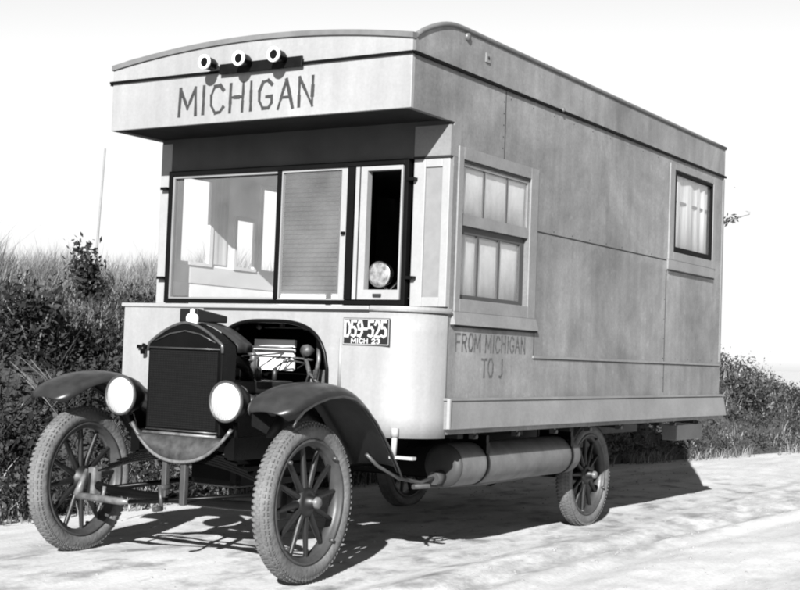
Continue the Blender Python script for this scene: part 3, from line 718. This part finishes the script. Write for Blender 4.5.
m.tube([(.28, -.06, .95), (.29, -.05, 1.05), (.27, -.03, 1.16)], .012, 8); m.tube([(.20, -.04, .9), (.24, -.06, .98), (.3, -.05, .92)], .01, 8)
m.lathe([(.0, -.03), (.03, -.025), (.034, .0), (.03, .04), (0, .05)], 'y', (.19, -.02, 1.10), 16)
m.tube([(.25, 0, .8), (.22, -.02, .95), (.16, 0, 1.08)], .012, 8); m.tube([(.31, 0, .85), (.33, -.02, 1.0)], .015, 8)
m.box(.20, .33, .02, .06, .86, 1.0, .01)
m.tube([(-.26, -.02, 1.11), (.09, -.02, 1.112)], .008, 6); m.tube([(-.17, -.04, .96), (-.16, -.04, 1.06), (-.20, -.04, 1.10)], .022, 8); m.box(-.24, -.17, -.06, .0, .97, 1.04, .006)
for q in range(5): m.lathe([(0, -.012), (.014, -.01), (.014, .01), (0, .012)], 'y', (-.30+.16*q, -.03, 1.235-.012*abs(q-2)), 8)
m.build('engine_wiring', mat('worn_engine_parts', .05, .4, .7, 30), T)
# ---- radiator
RY = -.80
def rtop(x):
    t = abs(x)/.245; return 1.105+.112*(1-t**1.7) if t < .98 else 1.09
outl = [(-.245, .66), (-.245, 1.07)]+[(-.24+.48*i/28, rtop(-.24+.48*i/28)) for i in range(29)]+[(.245, 1.07), (.245, .66)]
def prism(outl, y0, y1, name, mt, parent, bev=0):
    n = len(outl); m = MB(); m.add([(x, y0, z) for x, z in outl]+[(x, y1, z) for x, z in outl], [list(range(n))[::-1], list(range(n, 2*n))]+[(i, (i+1) % n, n+(i+1) % n, n+i) for i in range(n)])
    return m.build(name, mt, parent, bev=bev)
rad = prism(outl, RY, RY+.11, 'radiator', BLACKP, T, .008)
MB().box(-.222, .222, RY-.006, RY-.001, .685, 1.075).build('radiator_core', CORE, rad)
m = MB()
for z in rng(.69, 1.07, .0115): m.box(-.222, .222, RY-.010, RY-.0065, z, z+.003)
for x in rng(-.22, .22, .011): m.box(x-.001, x+.001, RY-.012, RY-.0105, .688, 1.075)
m.build('radiator_fins', mat('radiator_fin', .006, .6, .3, 30, spec=.2), rad)
m = MB(); m.tube([(x, RY-.002, z) for x, z in outl[1:-1]], .008, 8); m.build('shell_rim', mat('shell_edge_highlight', .04, .3, .3, 30), rad)  # paler rim paints the highlight along the shell's edge
MB().tube([(-.235, RY-.008, 1.088), (.235, RY-.008, 1.088)], .005, 6).build('shell_bead', mat('shell_bead_metal', .03, .3, .3, 30), rad)
MB().tube([(-.235, RY-.008, .675), (.235, RY-.008, .675)], .005, 6).build('shell_bead', bpy.data.materials['shell_bead_metal'], rad)
m = MB(); m.tube([(-.20, RY-.004, 1.120), (-.1, RY-.004, 1.16), (0, RY-.004, 1.176), (.1, RY-.004, 1.16), (.2, RY-.004, 1.12)], .004, 6)
m.build('shell_bead', bpy.data.materials['shell_bead_metal'], rad)
MB().lathe([(.030, 0), (.032, .035), (.026, .05), (.012, .056), (.012, .075), (0, .08)], 'z', (0, RY+.045, 1.21), 18).build('radiator_cap', LENS, rad)
# remaining piece of hood behind the radiator, with a folded leaf lying on top
outh = [(x*1.02, z+.004) for x, z in outl[1:-1]]
m = MB(); n = len(outh)
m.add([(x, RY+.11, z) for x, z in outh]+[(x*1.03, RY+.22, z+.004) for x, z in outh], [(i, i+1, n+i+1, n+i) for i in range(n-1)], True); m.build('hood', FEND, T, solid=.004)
m = MB(); m.add([(-.10, -.74, 1.222), (.02, -.74, 1.222), (.02, -.50, 1.226), (-.10, -.50, 1.226), (-.10, -.74, 1.292), (.02, -.74, 1.292), (.02, -.50, 1.262), (-.10, -.50, 1.262)],
      [(0,3,2,1),(4,5,6,7),(0,1,5,4),(2,3,7,6),(1,2,6,5),(0,4,7,3)]); m.build('hood_hinge', FEND, T, bev=.006)
# apron under the radiator
m = MB(); V = []; n = 24
for i in range(n+1):
    t = -1+2*i/n; x = .02+.325*t; zl = .525+.175*abs(t)**2.4; zt = max(.655, zl+.004)
    V += [(x, RY-.035-.02*(1-abs(t)), zl), (x, RY-.05+.0*t, (zl+zt)/2-.005), (x, RY-.015, zt)]
m.add(V, [(i*3+j, i*3+3+j, i*3+4+j, i*3+1+j) for i in range(n) for j in range(2)], True); m.build('front_apron', PAN, T, solid=.006)
m = MB(); m.tube([(V[i*3][0], V[i*3][1], V[i*3][2]) for i in range(n+1)], .009, 8); m.tube([(-.24, RY-.02, .658), (.24, RY-.02, .658)], .008, 8); m.build('apron_edge', STEEL, T)
# ---- headlamps
HLENS = mat('frosted_lens', .34, .12, .06, 20, spec=.6)
_n = HLENS.node_tree.nodes; _l = HLENS.node_tree.links
_t = _n.new('ShaderNodeTexCoord'); _w = _n.new('ShaderNodeTexWave'); _w.inputs['Scale'].default_value = 26; _l.new(_t.outputs['Object'], _w.inputs['Vector'])
_b = _n.new('ShaderNodeBump'); _b.inputs['Strength'].default_value = .35; _b.inputs['Distance'].default_value = .01; _l.new(_w.outputs['Fac'], _b.inputs['Height']); _l.new(_b.outputs[0], _n['Principled BSDF'].inputs['Normal'])
def headlamp(x):
    h = MB().lathe([(0, .13), (.045, .12), (.08, .085), (.096, .035), (.101, 0), (.101, -.010)], 'y', (x, -.875, .838), 36).build('headlight', BLACKP, T)
    MB().lathe([(.1015, -.002), (.103, -.012), (.097, -.020), (.091, -.013)], 'y', (x, -.875, .838), 36).build('rim', RIM, h)
    L = MB().lathe([(.092, -.010), (.075, -.019), (.05, -.027), (.025, -.032), (.008, -.034), (0, -.034)], 'y', (x, -.875, .838), 48).build('lens', HLENS, h)
    m = MB(); m.tube([(x, -.80, .74), (x*.95, -.78, .66), (x*.85, -.76, .60)], .014, 8); m.build('bracket', BLACKP, h)
headlamp(-.345); headlamp(.345)
# ---- fenders
path = [(-1.055, .800), (-1.03, .830), (-.97, .872), (-.88, .905), (-.78, .928), (-.66, .936), (-.56, .920), (-.46, .872), (-.37, .808), (-.29, .730), (-.22, .655), (-.16, .585), (-.11, .52)]
for sx in (-1, 1):
    m = MB(); cs = [(-.165, -.035), (-.15, .0), (-.08, .012), (0, .018), (.08, .012), (.14, -.004), (.160, -.028), (.165, -.055)]
    V = []
    for k, (y, z) in enumerate(path):
        a = Vector((path[min(k+1, len(path)-1)][0]-path[max(k-1, 0)][0], path[min(k+1, len(path)-1)][1]-path[max(k-1, 0)][1])).normalized(); nn = (-a.y, a.x)
        f = (.62 if k == 0 else .86 if k == 1 else 1)
        for c, h in cs: V.append((sx*(.715+c*f), y+nn[0]*h, z+nn[1]*h))
    q = len(cs); m.add(V, [(i*q+j, i*q+j+1, i*q+q+j+1, i*q+q+j) for i in range(len(path)-1) for j in range(q-1)], True)
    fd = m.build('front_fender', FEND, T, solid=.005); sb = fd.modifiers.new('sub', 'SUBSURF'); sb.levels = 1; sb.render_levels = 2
    m = MB(); V = []
    for k, (y, z) in enumerate(path[5:12]): V += [(sx*.555, y, z-.03), (sx*.42, y, min(z-.05, .72 if y < -.3 else .68)-.06)]
    m.add(V, [(2*i, 2*i+1, 2*i+3, 2*i+2) for i in range(len(V)//2-1)], True); m.build('inner_apron', BLACKP, fd, solid=.004)
    m = MB(); m.tube([(sx*(.715+.165), y+.0, z-.05) for y, z in path], .006, 6); m.build('fender_bead', mat('fender_edge', .02, .35, .3, 20), fd)
# ---- wheels
def make_wheel(x, y, z, r, sgn, steer=0.0):
    tw = .047*r/.381
    hub = MB().lathe([(0, -.07), (.05, -.065), (.055, -.03), (.070, -.022), (.070, .022), (.048, .026), (.034, .03), (.030, .065), (.026, .075), (0, .077)], 'x', (0, 0, 0), 24)
    for v in hub.v: v.x *= sgn
    o = hub.build('wheel', SPOKE, None); o.parent = T; o.location = Vector((x, y, z))-T.location
    cap = MB().lathe([(.0285, .055), (.028, .080), (.022, .088), (0, .090)], 'x', (0, 0, 0), 20)
    for v in cap.v: v.x *= sgn
    def sub(m, nm, mt, **k):
        ob = m.build(nm, mt, None, **k); ob.parent = o; return ob
    sub(cap, 'hub_cap', STEEL)
    m = MB(); m.lathe([(r-tw*1.0+tw*math.cos(a)*1.0, tw*math.sin(a)*1.02) for a in [2*math.pi*k/20 for k in range(21)]], 'x', (0, 0, 0), 72)
    for k in range(84):                                   # tread blocks
        a0 = 2*math.pi*k/84
        for (xx, ph) in ((-.022, 0), (0, .5), (.022, 0)):
            a = a0+ph*2*math.pi/84; rr = r-tw+math.sqrt(max(0, tw*tw-xx*xx)); da = .021
            P = lambda aa, x_, q: (x_, math.cos(aa)*q, math.sin(aa)*q)
            V = [P(a+da*s1, xx+.009*s2, rr+(.0022 if s3 else -.006)) for s3 in (0, 1) for s1, s2 in ((-1, -1), (1, -1), (1, 1), (-1, 1))]
            m.add(V, [(4, 5, 6, 7), (0, 1, 5, 4), (1, 2, 6, 5), (2, 3, 7, 6), (3, 0, 4, 7)])
        for s in (-1, 1):                                 # shoulder ribs
            a = a0; V = [(s*(tw*.93), math.cos(a+q)*(r-tw+w_), math.sin(a+q)*(r-tw+w_)) for q, w_ in ((-.018, .012), (.018, .012), (.018, .034), (-.018, .034))]
            V2 = [(s*(tw*.93+(.0005 if i < 2 else -.004)), v[1], v[2]) for i, v in enumerate(V)]
            m.add(V+V2, [(4, 5, 6, 7), (0, 1, 5, 4), (1, 2, 6, 5), (2, 3, 7, 6), (3, 0, 4, 7)])
    sub(m, 'tyre', TYRE)
    m = MB(); ri = r-2*tw
    m.lathe([(ri+.012, .034), (ri+.008, .040), (ri-.004, .036), (ri-.004, .030), (ri-.020, .026), (ri-.024, 0), (ri-.020, -.026), (ri-.004, -.030), (ri-.004, -.036), (ri+.008, -.040), (ri+.012, -.034)], 'x', (0, 0, 0), 64)
    sub(m, 'rim', RIM)
    for k in range(4):
        m = MB(); a = math.pi/4+k*math.pi/2; m.tube([(sgn*.03, math.cos(a)*(ri-.008), math.sin(a)*(ri-.008)), (sgn*.052, math.cos(a)*(ri-.008), math.sin(a)*(ri-.008))], .010, 6)
        sub(m, 'rim_lug', RIM)
    for k in range(12):
        a = 2*math.pi*k/12+.12; c, s = math.cos(a), math.sin(a)
        m = MB(); m.tube([(sgn*.004, c*.065, s*.065), (sgn*.002, c*.14, s*.14), (0, c*(ri-.022), s*(ri-.022))], [.0175, .015, .0115], 10, caps=False)
        sub(m, 'spoke', SPOKE)
    o.rotation_euler = (0, 0, steer)
    return o
w1 = make_wheel(.725, -.735, .381, .381, 1, R(3))
def copy_wheel(x, y, z, sgn, steer, sc):
    c = w1.copy(); S.collection.objects.link(c); c.parent = T; c.location = Vector((x, y, z))-T.location
    c.rotation_euler = (random.uniform(0, .4), 0, steer+(math.pi if sgn < 0 else 0)); c.scale = (1.08 if sc < 1 else 1, sc, sc)
    for ch in w1.children:
        d = ch.copy(); S.collection.objects.link(d); d.parent = c
    return c
copy_wheel(-.71, -.769, .381, -1, R(6), 1)
copy_wheel(.71, 2.50, .335, 1, 0, .92); copy_wheel(-.71, 2.50, .335, -1, 0, .92)
# ---- running gear
m = MB(); m.tube([(-.62, -.77, .36), (-.50, -.77, .34), (-.3, -.77, .33), (.3, -.77, .33), (.50, -.77, .34), (.62, -.77, .36)], .024, 8)
m.build('front_axle', BLACKP, T)
for sx in (-1, 1): MB().box(sx*.61-.025, sx*.61+.025, -.80, -.74, .29, .45, .01).build('steering_knuckle', STEEL if sx < 0 else RIM, T)
MB().tube([(-.60, -.62, .315), (.60, -.62, .315)], .012, 8).build('tie_rod', BLACKP, T)
MB().tube([(-.60, -.90, .31), (-.30, -.90, .305), (-.24, -.90, .307)], [.019, .019, .012], 8).build('drag_link', STEEL, T)
MB().tube([(-.26, -.90, .307), (-.1, -.88, .32), (.55, -.60, .40)], .011, 8).build('drag_link', BLACKP, T)
m = MB(); m.tube([(-.60, -.90, .31), (-.595, -.88, .37), (-.60, -.84, .44)], [.024, .018, .010], 8); m.build('steering_arm', STEEL, T); MB().tube([(-.42, -.90, .305), (-.42, -.89, .37)], .010, 8).build('link_pin', STEEL, T)
m = MB()
for k in range(7):
    L = .56-.065*k; z = .43+.012*k
    m.add([(x, y, z+.10*(1-(x/.56)**2)+dz) for x in rng(-L, L, L/6) for y in (-.80, -.75) for dz in (0, .009)], [(i*4, i*4+1, i*4+5, i*4+4) for i in range(12)]+[(i*4+2, i*4+6, i*4+7, i*4+3) for i in range(12)]+[(i*4+1, i*4+3, i*4+7, i*4+5) for i in range(12)]+[(i*4, i*4+4, i*4+6, i*4+2) for i in range(12)])
m.build('front_spring', BLACKP, T)
MB().box(-.085, -.055, -.84, -.81, .34, .52, .005).build('spring_clamp', mat('worn_clamp', .03, .5, .3, 20), T)
MB().box(.035, .070, -.84, -.81, .31, .52, .005).build('spring_clamp', bpy.data.materials['worn_clamp'], T)
m = MB(); m.tube([(0, -.86, .40), (0, -.94, .40)], .014, 8); m.tube([(0, -.94, .40), (.02, -.945, .30)], .010, 8); m.tube([(.02, -.945, .30), (.02, -1.0, .30)], .013, 8); m.build('starting_crank', RIM, T)
for sx in (-1, 1): MB().box(sx*.31-.03, sx*.31+.03, -.80, 4.35, .55, .66).build('chassis_rail', BLACKP, T)
for y in (.3, 1.0, 1.7, 2.5, 3.2, 3.9): MB().box(-.98, .98, y-.03, y+.03, .661, .699).build('cross_sill', DARK, T)
m = MB(); m.tube([(-.64, 2.5, .335), (.64, 2.5, .335)], .04, 10); m.lathe([(.0, -.12), (.09, -.09), (.14, 0), (.09, .09), (0, .12)], 'x', (0, 2.5, .335), 20); m.build('rear_axle', BLACKP, T)
MB().tube([(0, -.1, .5), (0, 2.4, .36)], .035, 10).build('drive_shaft', BLACKP, T)
m = MB(); m.box(-.16, .16, -.55, .3, .38, .53, .04); m.build('oil_pan', BLACKP, T)
for sx in (-1, 1): MB().tube([(sx*.06, .4, .44), (sx*.35, -.3, .38), (sx*.55, -.75, .34)], .014, 8).build('radius_rod', BLACKP, T)
# rear inner fenders / splash boards
for sx in (-1, 1): MB().box(sx*.60-.004, sx*.60+.004, 2.0, 3.0, .50, .698).build('splash_board', BLACKP, T)
MB().box(-.85, .50, 1.05, 1.20, .36, .62, .01).build('battery_box', BLACKP, T)
MB().box(-.9, -.3, 3.1, 3.9, .38, .66, .02).build('spare_box', BLACKP, T)
# tank slung below the body
MB().lathe([(0, 0), (.085, .003), (.110, .012), (.119, .028)], 'y', (.80, .418, .500), 36).build('tank_end', mat('shaded_tank_end', .02, .6, .3), T)  # end cap coloured near black in place of the shadow over it
tk = MB().lathe([(.119, .03), (.120, .07), (.120, 1.54), (.110, 1.585), (.075, 1.605), (0, 1.61)], 'y', (.80, .42, .500), 36).build('long_tank', TANK, T)
for y in (.74, 1.86):
    m = MB(); m.lathe([(.1205, -.018), (.124, -.016), (.124, .016), (.1205, .018)], 'y', (.80, y, .500), 36); m.box(.895, .915, y-.02, y+.02, .56, .62); m.box(.69, .91, y-.015, y+.015, .60, .661)
    m.build('tank_strap', BLACKP, tk)
m = MB(); m.tube([(.80, .42, .44), (.80, .34, .435)], .036, 14); m.build('filler_neck', RIM, tk)
MB().tube([(.80, .36, .44), (.79, .22, .42), (.76, .05, .45), (.72, -.10, .52), (.69, -.16, .58)], .010, 8).build('pipe', RIM, T)
MB().tube([(.70, .30, .385), (.78, .9, .375), (.72, 1.6, .37)], .014, 8).build('exhaust_pipe', RIM, T)
m = MB(); m.tube([(.87, -.18, .68), (.87, -.185, .585)], .015, 10); m.tube([(.87, -.18, .68), (.87, -.18, .725)], .021, 10); m.box(.85, .99, -.195, -.16, .57, .585); m.build('step_bracket', mat('painted_bracket', .25, .5, .1), T)
m = MB(); m.box(.74, .86, 3.86, 4.42, .525, .645, .006); m.build('tool_box', SIDET, T)
m = MB(); m.tube([(.6, 4.4, .70), (.62, 4.75, .45)], .012, 8); m.build('tail_brace', SIDET, T)
# ---- licence plate
pl = MB().box(.545, .832, YF-.0125, YF-.0065, 1.136, 1.277).build('licence_plate', PLATEB, T, bev=.002)
m, wd_ = letters('D59-525', lambda u, v, e: (.558+u, YF-.0130-e, 1.182+v), .0315, .078, .0078, .0125)
m.build('plate_number', PLATEW, pl)
m, wd_ = letters('MICH 23', lambda u, v, e: (.600+u, YF-.0130-e, 1.148+v), .022, .022, .007, .006)
m.build('plate_state', PLATEW, pl)
m = MB(); frame(m, 'y', YF-.0134, YF-.0127, .549, .828, 1.140, 1.273, (.003, .003, .003, .003)); m.build('plate_border', PLATEW, pl)
# ---- lettering
random.seed(3)
m, wd_ = letters('MICHIGAN', lambda u, v, e: (-.500+u, -.3625-.0008-e, 2.372+v-.004*u), .095, .150, .036, .018, .003)
m.build('lettering', PAINTL, T)
m, wd_ = letters('FROM MICHIGAN', lambda u, v, e: (W+.0008+e, .165+u, 1.128+v*1.0), .050, .088, .018, .0125, .003)
m.build('lettering', PAINTS, T)
m, wd_ = letters('TO J', lambda u, v, e: (W+.0008+e, .455+u, .992+v), .058, .095, .018, .0135, .003)
m.build('lettering', PAINTS, T)
# ---- marker lamps on their bar
MB().box(-.20, .352, -.392, -.3785, 2.572, 2.628, .003).build('lamp_bar', mat('lamp_bar_black', .004, .5, .6, 14, spec=.1), T)
mk = None
for i, x in enumerate((-.232, .002, .234)):
    z = 2.625
    if mk is None:
        mk = MB().lathe([(0, .09), (.022, .085), (.032, .06), (.036, .0), (.036, -.006)], 'y', (0, 0, 0), 20).build('marker_lamp', BLACKP, None)
        r_ = MB().lathe([(.024, -.006), (.030, -.014), (.040, -.012), (.041, .0), (.036, .004)], 'y', (0, 0, 0), 24).build('lamp_ring', LENS, None); r_.parent = mk
        l_ = MB().lathe([(.025, -.007), (.012, -.004), (0, -.003)], 'y', (0, 0, 0), 20).build('lens', BLACKP, None); l_.parent = mk
        o = mk
    else:
        o = mk.copy(); S.collection.objects.link(o)
        for ch in mk.children:
            d = ch.copy(); S.collection.objects.link(d); d.parent = o
    o.parent = T; o.location = Vector((x, -.475, z))-T.location
